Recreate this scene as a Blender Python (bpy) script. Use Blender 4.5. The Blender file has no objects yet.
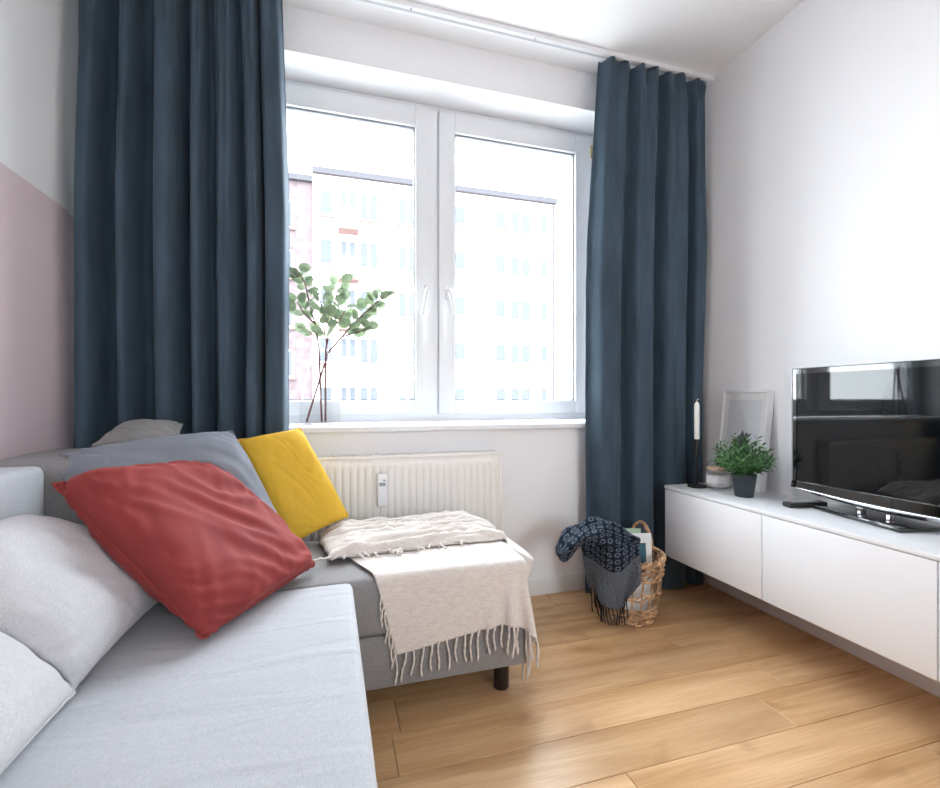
import bpy, bmesh, math, random
import numpy as np
from mathutils import Vector, Matrix, noise

# ------------------------------------------------------------------ camera, sky, exposure
SC = bpy.context.scene
COL = SC.collection
cam = bpy.data.cameras.new('camera'); cam.sensor_width = 36.0; cam.lens = 18.0
cam.shift_y = 5.0 / 940.0; cam.clip_start = 0.02; cam.clip_end = 300
co = bpy.data.objects.new('camera', cam); COL.objects.link(co)
co.location = (0, 0, 1.02); co.rotation_euler = (math.radians(90), 0, math.radians(-16.7))
SC.camera = co
W = bpy.data.worlds.new('sky'); SC.world = W; W.use_nodes = True
bg = W.node_tree.nodes['Background']
bg.inputs['Color'].default_value = (0.89, 0.945, 1.0, 1); bg.inputs['Strength'].default_value = 1.0
SC.view_settings.view_transform = 'Standard'; SC.view_settings.look = 'None'
SC.view_settings.gamma = 1.0; SC.view_settings.use_curve_mapping = False
SC.view_settings.exposure = 4.32
SC.cycles.use_denoising = True
SC.cycles.diffuse_bounces = 8; SC.cycles.max_bounces = 12
SC.cycles.sample_clamp_indirect = 8
pl = bpy.data.lights.new('window_portal', 'AREA'); pl.shape = 'RECTANGLE'; pl.size = 2.0; pl.size_y = 1.75
pl.cycles.is_portal = True
po = bpy.data.objects.new('window_portal', pl); COL.objects.link(po)
po.location = (0.55, 2.62, 1.74); po.rotation_euler = (math.radians(-90), 0, 0)

pl2 = bpy.data.lights.new('fill_window_portal', 'AREA'); pl2.shape = 'RECTANGLE'; pl2.size = 1.1; pl2.size_y = 1.2; pl2.cycles.is_portal = True  # portal for the added rear fill window
po2 = bpy.data.objects.new('fill_window_portal', pl2); COL.objects.link(po2)
po2.location = (1.25, -2.75, 1.6); po2.rotation_euler = (math.radians(90), 0, 0)

R = random.Random(7)
PI = math.pi

# ------------------------------------------------------------------ helpers
def lin(r, g, b):
    f = lambda c: (c/255/12.92) if c/255 <= .04045 else ((c/255+.055)/1.055)**2.4
    return (f(r), f(g), f(b), 1)

def mat(name, rgb, rough=.6, metal=0, spec=.5, var=0, vscale=8, bump=0, bscale=200, sheen=0, coat=0,
        rand=0, stretch=(1, 1, 1), bump2=0, b2scale=10, rgb2=None):
    m = bpy.data.materials.new(name); m.use_nodes = True
    nt = m.node_tree; N = nt.nodes; L = nt.links
    p = N['Principled BSDF']
    c = lin(*rgb)
    p.inputs['Base Color'].default_value = c; p.inputs['Roughness'].default_value = rough
    p.inputs['Metallic'].default_value = metal; p.inputs['Specular IOR Level'].default_value = spec
    if sheen:
        p.inputs['Sheen Weight'].default_value = sheen; p.inputs['Sheen Roughness'].default_value = .4
        p.inputs['Sheen Tint'].default_value = tuple(min(1, x*1.6+.1) for x in c[:3]) + (1,)
    if coat:
        p.inputs['Coat Weight'].default_value = coat; p.inputs['Coat Roughness'].default_value = .05
    tc = N.new('ShaderNodeTexCoord'); mp = N.new('ShaderNodeMapping'); mp.inputs['Scale'].default_value = stretch
    L.new(tc.outputs['Object'], mp.inputs['Vector'])
    col = None
    if var or rgb2:
        n = N.new('ShaderNodeTexNoise'); n.inputs['Scale'].default_value = vscale; n.inputs['Detail'].default_value = 5
        L.new(mp.outputs['Vector'], n.inputs['Vector'])
        r = N.new('ShaderNodeValToRGB')
        r.color_ramp.elements[0].position = .3; r.color_ramp.elements[1].position = .7
        c2 = lin(*rgb2) if rgb2 else c
        r.color_ramp.elements[0].color = tuple(x*(1-var) for x in c[:3]) + (1,)
        r.color_ramp.elements[1].color = tuple(min(1, x*(1+var)) for x in c2[:3]) + (1,)
        L.new(n.outputs['Fac'], r.inputs['Fac']); col = r.outputs['Color']
    if rand:
        oi = N.new('ShaderNodeObjectInfo'); hs = N.new('ShaderNodeHueSaturation')
        mr = N.new('ShaderNodeMapRange'); mr.inputs['To Min'].default_value = 1-rand; mr.inputs['To Max'].default_value = 1+rand
        L.new(oi.outputs['Random'], mr.inputs['Value']); L.new(mr.outputs['Result'], hs.inputs['Value'])
        if col: L.new(col, hs.inputs['Color'])
        else: hs.inputs['Color'].default_value = c
        col = hs.outputs['Color']
    if col: L.new(col, p.inputs['Base Color'])
    nrm = None
    for st, sc, dist in ((bump2, b2scale, .02), (bump, bscale, .002)):
        if not st: continue
        n = N.new('ShaderNodeTexNoise'); n.inputs['Scale'].default_value = sc; n.inputs['Detail'].default_value = 3
        L.new(mp.outputs['Vector'], n.inputs['Vector'])
        b = N.new('ShaderNodeBump'); b.inputs['Strength'].default_value = st; b.inputs['Distance'].default_value = dist
        L.new(n.outputs['Fac'], b.inputs['Height'])
        if nrm: L.new(nrm, b.inputs['Normal'])
        nrm = b.outputs['Normal']
    if nrm: L.new(nrm, p.inputs['Normal'])
    return m

def woven(name, rgb, rgb2, scale=1800, rough=.9, bump=.25, sheen=.15, crease=0):
    """cloth of two crossing threads"""
    m = bpy.data.materials.new(name); m.use_nodes = True
    N = m.node_tree.nodes; L = m.node_tree.links; p = N['Principled BSDF']
    p.inputs['Roughness'].default_value = rough; p.inputs['Specular IOR Level'].default_value = .2
    p.inputs['Sheen Weight'].default_value = sheen
    tc = N.new('ShaderNodeTexCoord')
    fs = []
    for st in ((1, .12, .5), (.12, 1, .5)):
        mp = N.new('ShaderNodeMapping'); mp.inputs['Scale'].default_value = st
        n = N.new('ShaderNodeTexNoise'); n.inputs['Scale'].default_value = scale*.5; n.inputs['Detail'].default_value = 2
        L.new(tc.outputs['Object'], mp.inputs['Vector']); L.new(mp.outputs['Vector'], n.inputs['Vector']); fs.append(n.outputs['Fac'])
    ad = N.new('ShaderNodeMath'); ad.operation = 'ADD'; L.new(fs[0], ad.inputs[0]); L.new(fs[1], ad.inputs[1])
    mr = N.new('ShaderNodeMapRange'); mr.inputs['From Min'].default_value = .7; mr.inputs['From Max'].default_value = 1.3
    L.new(ad.outputs[0], mr.inputs['Value'])
    mx = N.new('ShaderNodeMix'); mx.data_type = 'RGBA'
    mx.inputs[6].default_value = lin(*rgb); mx.inputs[7].default_value = lin(*rgb2)
    L.new(mr.outputs['Result'], mx.inputs[0]); L.new(mx.outputs[2], p.inputs['Base Color'])
    b = N.new('ShaderNodeBump'); b.inputs['Strength'].default_value = bump; b.inputs['Distance'].default_value = .001
    L.new(mr.outputs['Result'], b.inputs['Height']); L.new(b.outputs['Normal'], p.inputs['Normal'])
    if crease:      # slack of the cover: long soft wrinkles
        mp = N.new('ShaderNodeMapping'); mp.inputs['Rotation'].default_value = (0, 0, -.5); mp.inputs['Scale'].default_value = (2.2, 9, 4)
        n = N.new('ShaderNodeTexNoise'); n.inputs['Scale'].default_value = 1.3; n.inputs['Detail'].default_value = 2; n.inputs['Distortion'].default_value = .8
        L.new(tc.outputs['Object'], mp.inputs['Vector']); L.new(mp.outputs['Vector'], n.inputs['Vector'])
        b2 = N.new('ShaderNodeBump'); b2.inputs['Strength'].default_value = crease; b2.inputs['Distance'].default_value = .02
        L.new(n.outputs['Fac'], b2.inputs['Height']); L.new(b2.outputs['Normal'], b.inputs['Normal'])
    return m

def glass_mat(name, tint=(1, 1, 1), ior=1.45, minr=0.0):
    m = bpy.data.materials.new(name); m.use_nodes = True
    N = m.node_tree.nodes; L = m.node_tree.links; N.remove(N['Principled BSDF'])
    t = N.new('ShaderNodeBsdfTransparent'); t.inputs['Color'].default_value = tuple(tint) + (1,)
    g = N.new('ShaderNodeBsdfGlossy'); g.inputs['Roughness'].default_value = .01
    fr = N.new('ShaderNodeFresnel')
    ge = N.new('ShaderNodeNewGeometry'); im = N.new('ShaderNodeMapRange'); im.inputs['To Min'].default_value = ior; im.inputs['To Max'].default_value = 1/ior
    L.new(ge.outputs['Backfacing'], im.inputs['Value']); L.new(im.outputs['Result'], fr.inputs['IOR'])
    mx = N.new('ShaderNodeMixShader')
    L.new(fr.outputs[0], mx.inputs[0]); L.new(t.outputs[0], mx.inputs[1]); L.new(g.outputs[0], mx.inputs[2])
    L.new(mx.outputs[0], N['Material Output'].inputs['Surface'])
    return m

class MB:
    """collects shapes into one mesh"""
    def __init__(s): s.v = []; s.f = []
    def add(s, vs, fs):
        o = len(s.v); s.v += [tuple(x) for x in vs]; s.f += [tuple(i+o for i in f) for f in fs]; return s
    def box(s, x0, x1, y0, y1, z0, z1):
        return s.add([(x0,y0,z0),(x1,y0,z0),(x1,y1,z0),(x0,y1,z0),(x0,y0,z1),(x1,y0,z1),(x1,y1,z1),(x0,y1,z1)],
                     [(0,3,2,1),(4,5,6,7),(0,1,5,4),(1,2,6,5),(2,3,7,6),(3,0,4,7)])
    def rbox(s, x0, x1, y0, y1, z0, z1, r=.01, seg=3):
        bm = bmesh.new(); bmesh.ops.create_cube(bm, size=1)
        for v in bm.verts:
            v.co = ((x0+x1)/2+v.co.x*(x1-x0), (y0+y1)/2+v.co.y*(y1-y0), (z0+z1)/2+v.co.z*(z1-z0))
        bmesh.ops.bevel(bm, geom=bm.edges[:], offset=r, segments=seg, profile=.5, affect='EDGES')
        bm.verts.index_update()
        s.add([v.co[:] for v in bm.verts], [[v.index for v in f.verts] for f in bm.faces]); bm.free(); return s
    def tube(s, pts, r, n=8, closed=False, cap=True):
        pts = [Vector(p) for p in pts]; m = len(pts)
        rs = r if isinstance(r, (list, tuple)) else [r]*m
        T = []
        for i in range(m):
            a = pts[(i-1) % m] if (closed or i > 0) else pts[0]
            b = pts[(i+1) % m] if (closed or i < m-1) else pts[-1]
            t = (b-a); t = t.normalized() if t.length > 1e-9 else Vector((0, 0, 1)); T.append(t)
        up = Vector((0, 0, 1)) if abs(T[0].z) < .9 else Vector((1, 0, 0))
        u = T[0].cross(up).normalized(); vs = []
        for i in range(m):
            u = (u - T[i]*u.dot(T[i]));  u = u.normalized() if u.length > 1e-9 else T[i].orthogonal().normalized()
            w = T[i].cross(u)
            for k in range(n):
                a = 2*PI*k/n; vs.append(pts[i] + (u*math.cos(a)+w*math.sin(a))*rs[i])
        fs = []
        for i in range(m if closed else m-1):
            j = (i+1) % m
            for k in range(n):
                fs.append((i*n+k, i*n+(k+1) % n, j*n+(k+1) % n, j*n+k))
        if cap and not closed:
            fs.append(tuple(range(n))[::-1]); fs.append(tuple((m-1)*n+k for k in range(n)))
        return s.add(vs, fs)
    def lathe(s, prof, n=32, c=(0, 0, 0), cap0=True, cap1=True):
        vs = []
        for r, z in prof:
            for k in range(n):
                a = 2*PI*k/n; vs.append((c[0]+r*math.cos(a), c[1]+r*math.sin(a), c[2]+z))
        fs = []
        for i in range(len(prof)-1):
            for k in range(n): fs.append((i*n+k, i*n+(k+1) % n, (i+1)*n+(k+1) % n, (i+1)*n+k))
        if cap0: fs.append(tuple(range(n))[::-1])
        if cap1: fs.append(tuple((len(prof)-1)*n+k for k in range(n)))
        return s.add(vs, fs)
    def grid(s, P):
        a, b = len(P), len(P[0])
        return s.add([p for row in P for p in row],
                     [(i*b+j, i*b+j+1, (i+1)*b+j+1, (i+1)*b+j) for i in range(a-1) for j in range(b-1)])
    def mesh(s, name):
        me = bpy.data.meshes.new(name); me.from_pydata(s.v, [], s.f); me.update(); return me
    def build(s, name, m, parent=None, smooth=False, solid=0, sub=0, ang=None):
        o = bpy.data.objects.new(name, s.mesh(name)); COL.objects.link(o)
        if m: o.data.materials.append(m)
        if parent: o.parent = parent
        if smooth: o.data.shade_smooth()
        if ang is not None:
            o.data.shade_smooth(); o.data.set_sharp_from_angle(angle=math.radians(ang))
        if solid:
            md = o.modifiers.new('thickness', 'SOLIDIFY'); md.thickness = solid; md.offset = 0
        if sub:
            md = o.modifiers.new('smooth', 'SUBSURF'); md.levels = sub; md.render_levels = sub
        return o

def tag(o, label=None, cat=None, group=None, kind=None):
    if label: o['label'] = label
    if cat: o['category'] = cat
    if group: o['group'] = group
    if kind: o['kind'] = kind
    return o
def thing(name, loc, label, cat, group=None, rz=0):
    o = bpy.data.objects.new(name, None); COL.objects.link(o); o.empty_display_size = .05
    o.location = loc; o.rotation_euler = (0, 0, rz)
    return tag(o, label, cat, group)
def root(name, loc=(0, 0, 0), kind='structure', label=None, cat=None):
    o = bpy.data.objects.new(name, None); COL.objects.link(o); o.location = loc; return tag(o, label, cat, kind=kind)
def local(mb, loc):
    mb.v = [(x-loc[0], y-loc[1], z-loc[2]) for x, y, z in mb.v]; return mb
def nz(x, y, z=0.): return noise.noise(Vector((x, y, z)))

# ------------------------------------------------------------------ measures (metres; camera at the origin, window wall towards +Y)
XL, XR, YW, YB, ZC = -.94, 2.01, 2.248, -2.6, 2.78
YF = 2.45            # face of the window frame
SILL = .895; SOFF = 2.58; WX0, WX1 = -.46, 1.53

# ------------------------------------------------------------------ materials
M_wall = mat('white_wall_paint', (243, 243, 245), .85, spec=.2, bump=.08, bscale=90)
M_ceil = mat('ceiling_paint', (246, 246, 247), .9, spec=.2)
M_trim = mat('white_lacquer', (236, 237, 239), .4)
M_pvc = mat('white_plastic', (233, 235, 238), .28)
M_gasket = mat('grey_gasket', (150, 156, 162), .6)
M_glass = glass_mat('window_glass', (.97, .985, .98), 1.35)
M_brass = mat('brass', (196, 164, 96), .3, metal=1)
M_cab = mat('white_foil', (230, 231, 235), .35)
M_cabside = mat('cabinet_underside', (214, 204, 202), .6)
M_black = mat('matte_black', (22, 22, 24), .5)
M_steel = mat('polished_steel', (205, 205, 210), .15, metal=1)
M_piano = mat('black_gloss', (8, 9, 11), .06, coat=1)
M_screen = mat('screen_glass', (5, 8, 11), .03, spec=.45)
M_sofa = woven('light_grey_weave', (166, 168, 174), (186, 188, 193), crease=.45)
M_sofa_shade = woven('shaded_grey_weave', (122, 119, 120), (150, 148, 150))  # same sofa fabric, colour darkened to stand for shade on the backlit parts
M_cush = woven('pale_grey_weave', (178, 177, 180), (200, 199, 202), crease=.3)

def mat_left_wall():
    m = mat('two_tone_paint', (232, 234, 236), .85, spec=.2)
    N = m.node_tree.nodes; L = m.node_tree.links; p = N['Principled BSDF']
    g = N.new('ShaderNodeNewGeometry'); sx = N.new('ShaderNodeSeparateXYZ'); L.new(g.outputs['Position'], sx.inputs[0])
    gt = N.new('ShaderNodeMath'); gt.operation = 'GREATER_THAN'; gt.inputs[1].default_value = 1.728; L.new(sx.outputs['Z'], gt.inputs[0])
    mx = N.new('ShaderNodeMix'); mx.data_type = 'RGBA'; mx.inputs[6].default_value = lin(224, 208, 212); mx.inputs[7].default_value = lin(240, 242, 244)
    L.new(gt.outputs[0], mx.inputs[0]); L.new(mx.outputs[2], p.inputs['Base Color'])
    return m
M_left = mat_left_wall()

def mat_oak():
    m = bpy.data.materials.new('oak_plank'); m.use_nodes = True
    N = m.node_tree.nodes; L = m.node_tree.links; p = N['Principled BSDF']
    p.inputs['Roughness'].default_value = .30; p.inputs['Specular IOR Level'].default_value = .45
    oi = N.new('ShaderNodeObjectInfo'); tc = N.new('ShaderNodeTexCoord')
    cx = N.new('ShaderNodeCombineXYZ'); ml = N.new('ShaderNodeMath'); ml.operation = 'MULTIPLY'; ml.inputs[1].default_value = 37
    L.new(oi.outputs['Random'], ml.inputs[0]); L.new(ml.outputs[0], cx.inputs[0]); L.new(ml.outputs[0], cx.inputs[2])
    ad = N.new('ShaderNodeVectorMath'); L.new(tc.outputs['Object'], ad.inputs[0]); L.new(cx.outputs[0], ad.inputs[1])
    def grain(st, sc, det, dist):
        mp = N.new('ShaderNodeMapping'); mp.inputs['Scale'].default_value = st
        n = N.new('ShaderNodeTexNoise'); n.inputs['Scale'].default_value = sc; n.inputs['Detail'].default_value = det
        n.inputs['Distortion'].default_value = dist
        L.new(ad.outputs[0], mp.inputs['Vector']); L.new(mp.outputs['Vector'], n.inputs['Vector']); return n.outputs['Fac']
    g1 = grain((.35, 4, 1), 2.4, 6, 1.2); g2 = grain((.8, 22, 1), 8, 4, .4); g3 = grain((1, 2.2, 1), 3.2, 2, .6)
    def ramp(f, a, b, ca, cb):
        r = N.new('ShaderNodeValToRGB'); e = r.color_ramp.elements
        e[0].position, e[1].position = a, b; e[0].color, e[1].color = ca, cb; L.new(f, r.inputs['Fac']); return r.outputs['Color']
    base = ramp(g1, .3, .72, lin(190, 146, 100), lin(224, 186, 142))
    fine = ramp(g2, .35, .65, (.80, .78, .75, 1), (1, 1, 1, 1))
    knot = ramp(g3, .60, .76, (1, 1, 1, 1), (.62, .52, .44, 1))
    x = base
    for f, k in ((fine, .7), (knot, .8)):
        mx = N.new('ShaderNodeMix'); mx.data_type = 'RGBA'; mx.blend_type = 'MULTIPLY'; mx.inputs[0].default_value = k
        L.new(x, mx.inputs[6]); L.new(f, mx.inputs[7]); x = mx.outputs[2]
    hs = N.new('ShaderNodeHueSaturation'); mr = N.new('ShaderNodeMapRange'); mr.inputs['To Min'].default_value = .9; mr.inputs['To Max'].default_value = 1.06
    L.new(oi.outputs['Random'], mr.inputs['Value']); L.new(mr.outputs['Result'], hs.inputs['Value']); L.new(x, hs.inputs['Color'])
    L.new(hs.outputs['Color'], p.inputs['Base Color'])
    b = N.new('ShaderNodeBump'); b.inputs['Strength'].default_value = .12; b.inputs['Distance'].default_value = .001
    L.new(g2, b.inputs['Height']); L.new(b.outputs['Normal'], p.inputs['Normal'])
    return m
M_oak = mat_oak()
M_sub = mat('dark_joint', (92, 66, 44), .9)

# ------------------------------------------------------------------ room shell
fl = MB().box(XL-.1, XR+.1, YB-.1, YW+.1, -.08, -.012).build('floor', M_sub); tag(fl, kind='structure')
PW = .165
seams = [1.107 + PW*k for k in range(-23, 9)]
pcache = {}
for i, y0 in enumerate(seams):
    y1 = min(y0+PW, YW+.002); y0c = max(y0, YB)
    if y1-y0c < .02: continue
    x = XL - R.uniform(.1, 1.2)
    while x < XR:
        x2 = x + 1.38
        a, b = max(x, XL-.02), min(x2, XR+.02)
        if b-a > .03:
            L_, w_ = round(b-a, 3), round(y1-y0c, 3)
            if (L_, w_) not in pcache:
                pcache[(L_, w_)] = MB().rbox(-L_/2+.0006, L_/2-.0006, -w_/2+.0006, w_/2-.0006, -.012, 0, .0011, 1).mesh('plank')
                pcache[(L_, w_)].materials.append(M_oak)
            o = bpy.data.objects.new('plank', pcache[(L_, w_)]); COL.objects.link(o); o.parent = fl
            o.location = ((a+b)/2, (y0c+y1)/2, 0)
        x = x2
tag(MB().box(XL-.1, XR+.1, YB-.1, YW+.4, ZC, ZC+.12).build('ceiling', M_ceil), kind='structure')
tag(MB().box(XR, XR+.12, YB, YW+.4, -.08, ZC).build('wall_right', M_wall), kind='structure')
lw = MB().box(XL-.14, XL, YB, 2.13, -.08, ZC).box(XL-.14, XL-.016, 2.13, YW+.4, -.08, ZC).build('wall_left', M_left)
tag(lw, kind='structure')
rw = MB().box(XL-.14, .7, YB-.12, YB, -.08, ZC).box(1.8, XR+.12, YB-.12, YB, -.08, ZC)
rw.box(.7, 1.8, YB-.12, YB, -.08, 1.0).box(.7, 1.8, YB-.12, YB, 2.2, ZC)  # opening made for the added fill window
tag(rw.build('wall_rear', M_wall), kind='structure')
wb = MB()
wb.box(XL-.1, WX0, YW, YW+.36, -.08, ZC); wb.box(WX1, XR+.1, YW, YW+.36, -.08, ZC)
wb.box(WX0, WX1, YW, YW+.36, -.08, SILL-.03); wb.box(WX0, WX1, YW, YW+.36, SOFF, ZC)
tag(wb.build('wall_window', M_wall), kind='structure')
tag(MB().rbox(XL, XR, YW-.014, YW, 0, .092, .004, 2).build('baseboard_window', M_trim, ang=40), kind='structure')
tag(MB().rbox(XR-.014, XR, YB, YW-.014, 0, .092, .004, 2).build('baseboard_right', M_trim, ang=40), kind='structure')
tag(MB().rbox(XL, XL+.014, YB, 2.13, 0, .092, .004, 2).build('baseboard_left', M_trim, ang=40), kind='structure')

# window
win = root('window_1', (.535, YF, SILL))
def wpart(mb, name, m, ang=None, parent=None, smooth=False):
    o = local(mb, (.535, YF, SILL)).build(name, m, parent or win, ang=ang, smooth=smooth); return o
def ring(x0, x1, z0, z1, w, ya, yb, r=.006):
    m = MB()
    m.rbox(x0, x0+w, ya, yb, z0, z1, r, 2); m.rbox(x1-w, x1, ya, yb, z0, z1, r, 2)
    m.rbox(x0+w*.98, x1-w*.98, ya+.0004, yb, z0, z0+w, r, 2); m.rbox(x0+w*.98, x1-w*.98, ya+.0004, yb, z1-w, z1, r, 2)
    return m
fr = ring(WX0, WX1, SILL+.004, SOFF, .06, YF, YF+.07); wpart(fr, 'window_frame', M_pvc, 40)
for (sx0, sx1, gx0, gx1) in ((WX0+.035, .546, -.345, .431), (.558, 1.47, .647, 1.366)):
    z0, z1, gz0, gz1 = SILL+.045, 2.548, 1.012, 2.445
    m = MB(); ya, yb = YF-.022, YF+.05
    m.rbox(sx0, gx0, ya, yb, z0, z1, .006, 2); m.rbox(gx1, sx1, ya, yb, z0, z1, .006, 2)
    m.rbox(gx0-.002, gx1+.002, ya+.0005, yb, z0, gz0, .006, 2); m.rbox(gx0-.002, gx1+.002, ya+.0005, yb, gz1, z1, .006, 2)
    s = wpart(m, 'sash', M_pvc, 40)
    g = MB()
    for (a, b, c, d) in ((gx0, gx0+.007, gz0, gz1), (gx1-.007, gx1, gz0, gz1), (gx0, gx1, gz0, gz0+.007), (gx0, gx1, gz1-.009, gz1)):
        g.box(a, b, YF-.004, YF+.012, c, d)
    wpart(g, 'gasket', M_gasket, parent=s)
    wpart(MB().box(gx0, gx1, YF+.012, YF+.016, gz0, gz1), 'pane', M_glass, parent=s)
    left = gx0 < 0
    hx = (gx1+sx1)/2 if left else (gx0+sx0)/2
    d = -1 if left else 1
    h = MB().rbox(hx-.014, hx+.014, ya-.010, ya+.001, 1.55, 1.62, .005, 2)
    h.tube([(hx, ya-.005, 1.59), (hx, ya-.045, 1.59), (hx+d*.006, ya-.052, 1.575), (hx+d*.032, ya-.05, 1.452)], [.009, .009, .011, .009], 10)
    wpart(h, 'handle', M_trim, 50, parent=s)
    if not left:
        wpart(MB().tube([(sx1+.004, ya-.002, 2.43), (sx1+.004, ya-.002, 2.50)], .008, 10), 'hinge', M_brass, 40, parent=s)
wpart(MB().rbox(.515, .59, YF+.002, YF+.06, SILL+.05, 2.54, .004, 2), 'mullion', M_pvc, 40)
w2 = root('added_fill_window', (1.25, YB-.06, 1.0))  # unseen window behind the camera, added to give soft fill light
for nm, mb2, mm in (('window_frame', ring(.7, 1.8, 1.0, 2.2, .06, YB-.10, YB-.03), M_pvc), ('pane', MB().box(.75, 1.75, YB-.07, YB-.066, 1.05, 2.15), M_glass)):
    local(mb2, (1.25, YB-.06, 1.0)).build(nm, mm, w2)
tag(MB().rbox(WX0-.03, WX1+.03, YW-.045, YF+.02, SILL-.03, SILL, .008, 3).build('trim_1', M_trim, ang=40), kind='structure')
bpy.data.objects['trim_1']['label'] = 'white window sill board above the radiator'

# ------------------------------------------------------------------ buildings across the street (washed out by daylight)
M_fac = mat('pale_render', (222, 206, 202), .9); M_pink = mat('salmon_render', (116, 94, 90), .9, spec=.1)
M_roofc = mat('roof_edge', (66, 65, 69), .9, spec=.1); M_brick = mat('red_brick', (90, 80, 82), .9, spec=.1, var=.25, vscale=3)
M_win = mat('dark_pane', (72, 75, 82), .5, spec=.1); M_wf = mat('white_window_frame', (236, 236, 238), .6)
M_tile = mat('terracotta_roof', (176, 88, 70), .85, var=.2, vscale=2)
M_pave = mat('street', (150, 150, 150), .95)
def building(name, x0, x1, y0, y1, z0, z1, mwall, label, cols, floors, ztop, roofm=M_roofc):
    t = thing(name, ((x0+x1)/2, y0, z0), label, 'building')
    lc = ((x0+x1)/2, y0, z0)
    local(MB().box(x0, x1, y0, y1, z0, z1), lc).build('wall', mwall, t)
    local(MB().box(x0, x1, y0-.25, y1, z1, z1+.3), lc).build('roof_edge', roofm, t)
    for (cx, w, h, kind) in cols:
        for k in range(floors):
            zt = ztop - 2.5*k
            f = MB().box(cx-w/2, cx+w/2, y0-.05, y0+.02, zt-h, zt)
            f = local(f, lc).build('window', M_wf, t)
            n = 2 if w > .8 else 1
            for q in range(n):
                a = cx-w/2+.07 + q*(w/n); b = a + w/n - .14
                local(MB().box(a, b, y0-.06, y0-.045, zt-h+.08, zt-.08), lc).build('pane', M_win, f)
            local(MB().box(cx-w/2-.08, cx+w/2+.08, y0-.16, y0, zt-h-.1, zt-h), lc).build('window_ledge', M_pink, f)
            if kind == 'b':
                bl = MB().box(cx-.5, cx+.5, y0-.95, y0-.02, zt-h-.32, zt-h-.18)
                b = local(bl, lc).build('balcony', M_pink, t)
                rr = MB()
                for q in range(9): rr.box(cx-.49+q*.12, cx-.46+q*.12, y0-.95, y0-.92, zt-h-.18, zt-h+.75)
                rr.box(cx-.5, cx+.5, y0-.97, y0-.91, zt-h+.75, zt-h+.8)
                local(rr, lc).build('railing', M_wf, b)
    return t
bA = building('apartment_block', -.8, 12.75, 25, 37, -7, 12.4, M_fac, 'pale pink apartment block with balconies seen through the window panes',
         [(-.15, .7, 1.35, ''), (.95, .85, 1.9, 'b'), (2.0, 1.0, 1.4, ''), (4.0, 1.0, 1.4, ''), (6.9, .7, 1.1, ''), (9.3, .7, 1.1, ''), (10.5, 1.3, 1.2, ''), (12.0, .5, 1.1, '')], 6, 11.7)
local(MB().tube([(12.55, 24.9, -7), (12.55, 24.9, 12.3)], .06, 8), ((-.8+12.75)/2, 25, -7)).build('drain_pipe', M_roofc, bA)
bB = building('brick_building', -15, -.801, 25.2, 37, -7, 12.0, M_brick, 'brick building standing left of the pale apartment block behind left curtain',
         [(-2.2, 1.0, 1.4, ''), (-5, 1.0, 1.4, ''), (-8, 1.0, 1.4, ''), (-11, 1.0, 1.4, '')], 6, 11)
tag(MB().box(-70, 70, -80, 90, -7.3, -7).build('ground', M_pave), kind='structure')

# ------------------------------------------------------------------ curtain rail and curtains
rail = thing('curtain_rail', (.53, 2.09, ZC), 'white ceiling track for the two blue curtains', 'curtain rail')
m = MB().rbox(XL, XR-.02, 2.066, 2.114, ZC-.026, ZC, .004, 2)
local(m, (.53, 2.09, ZC)).build('track', M_trim, rail, ang=40)
local(MB().box(XL+.01, XR-.03, 2.084, 2.096, ZC-.0275, ZC-.0255), (.53, 2.09, ZC)).build('groove', mat('track_groove', (190, 192, 196), .6), rail)
local(MB().rbox(XR-.022, XR-.003, 2.064, 2.116, ZC-.028, ZC, .003, 2), (.53, 2.09, ZC)).build('end_cap', M_trim, rail, ang=40)
for xx in (.35, .95, 1.55):
    local(MB().lathe([(.005, 0), (.005, .003)], 10, (xx, 2.075, ZC-.0285)), (.53, 2.09, ZC)).build('screw', M_steel, rail)

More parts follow.
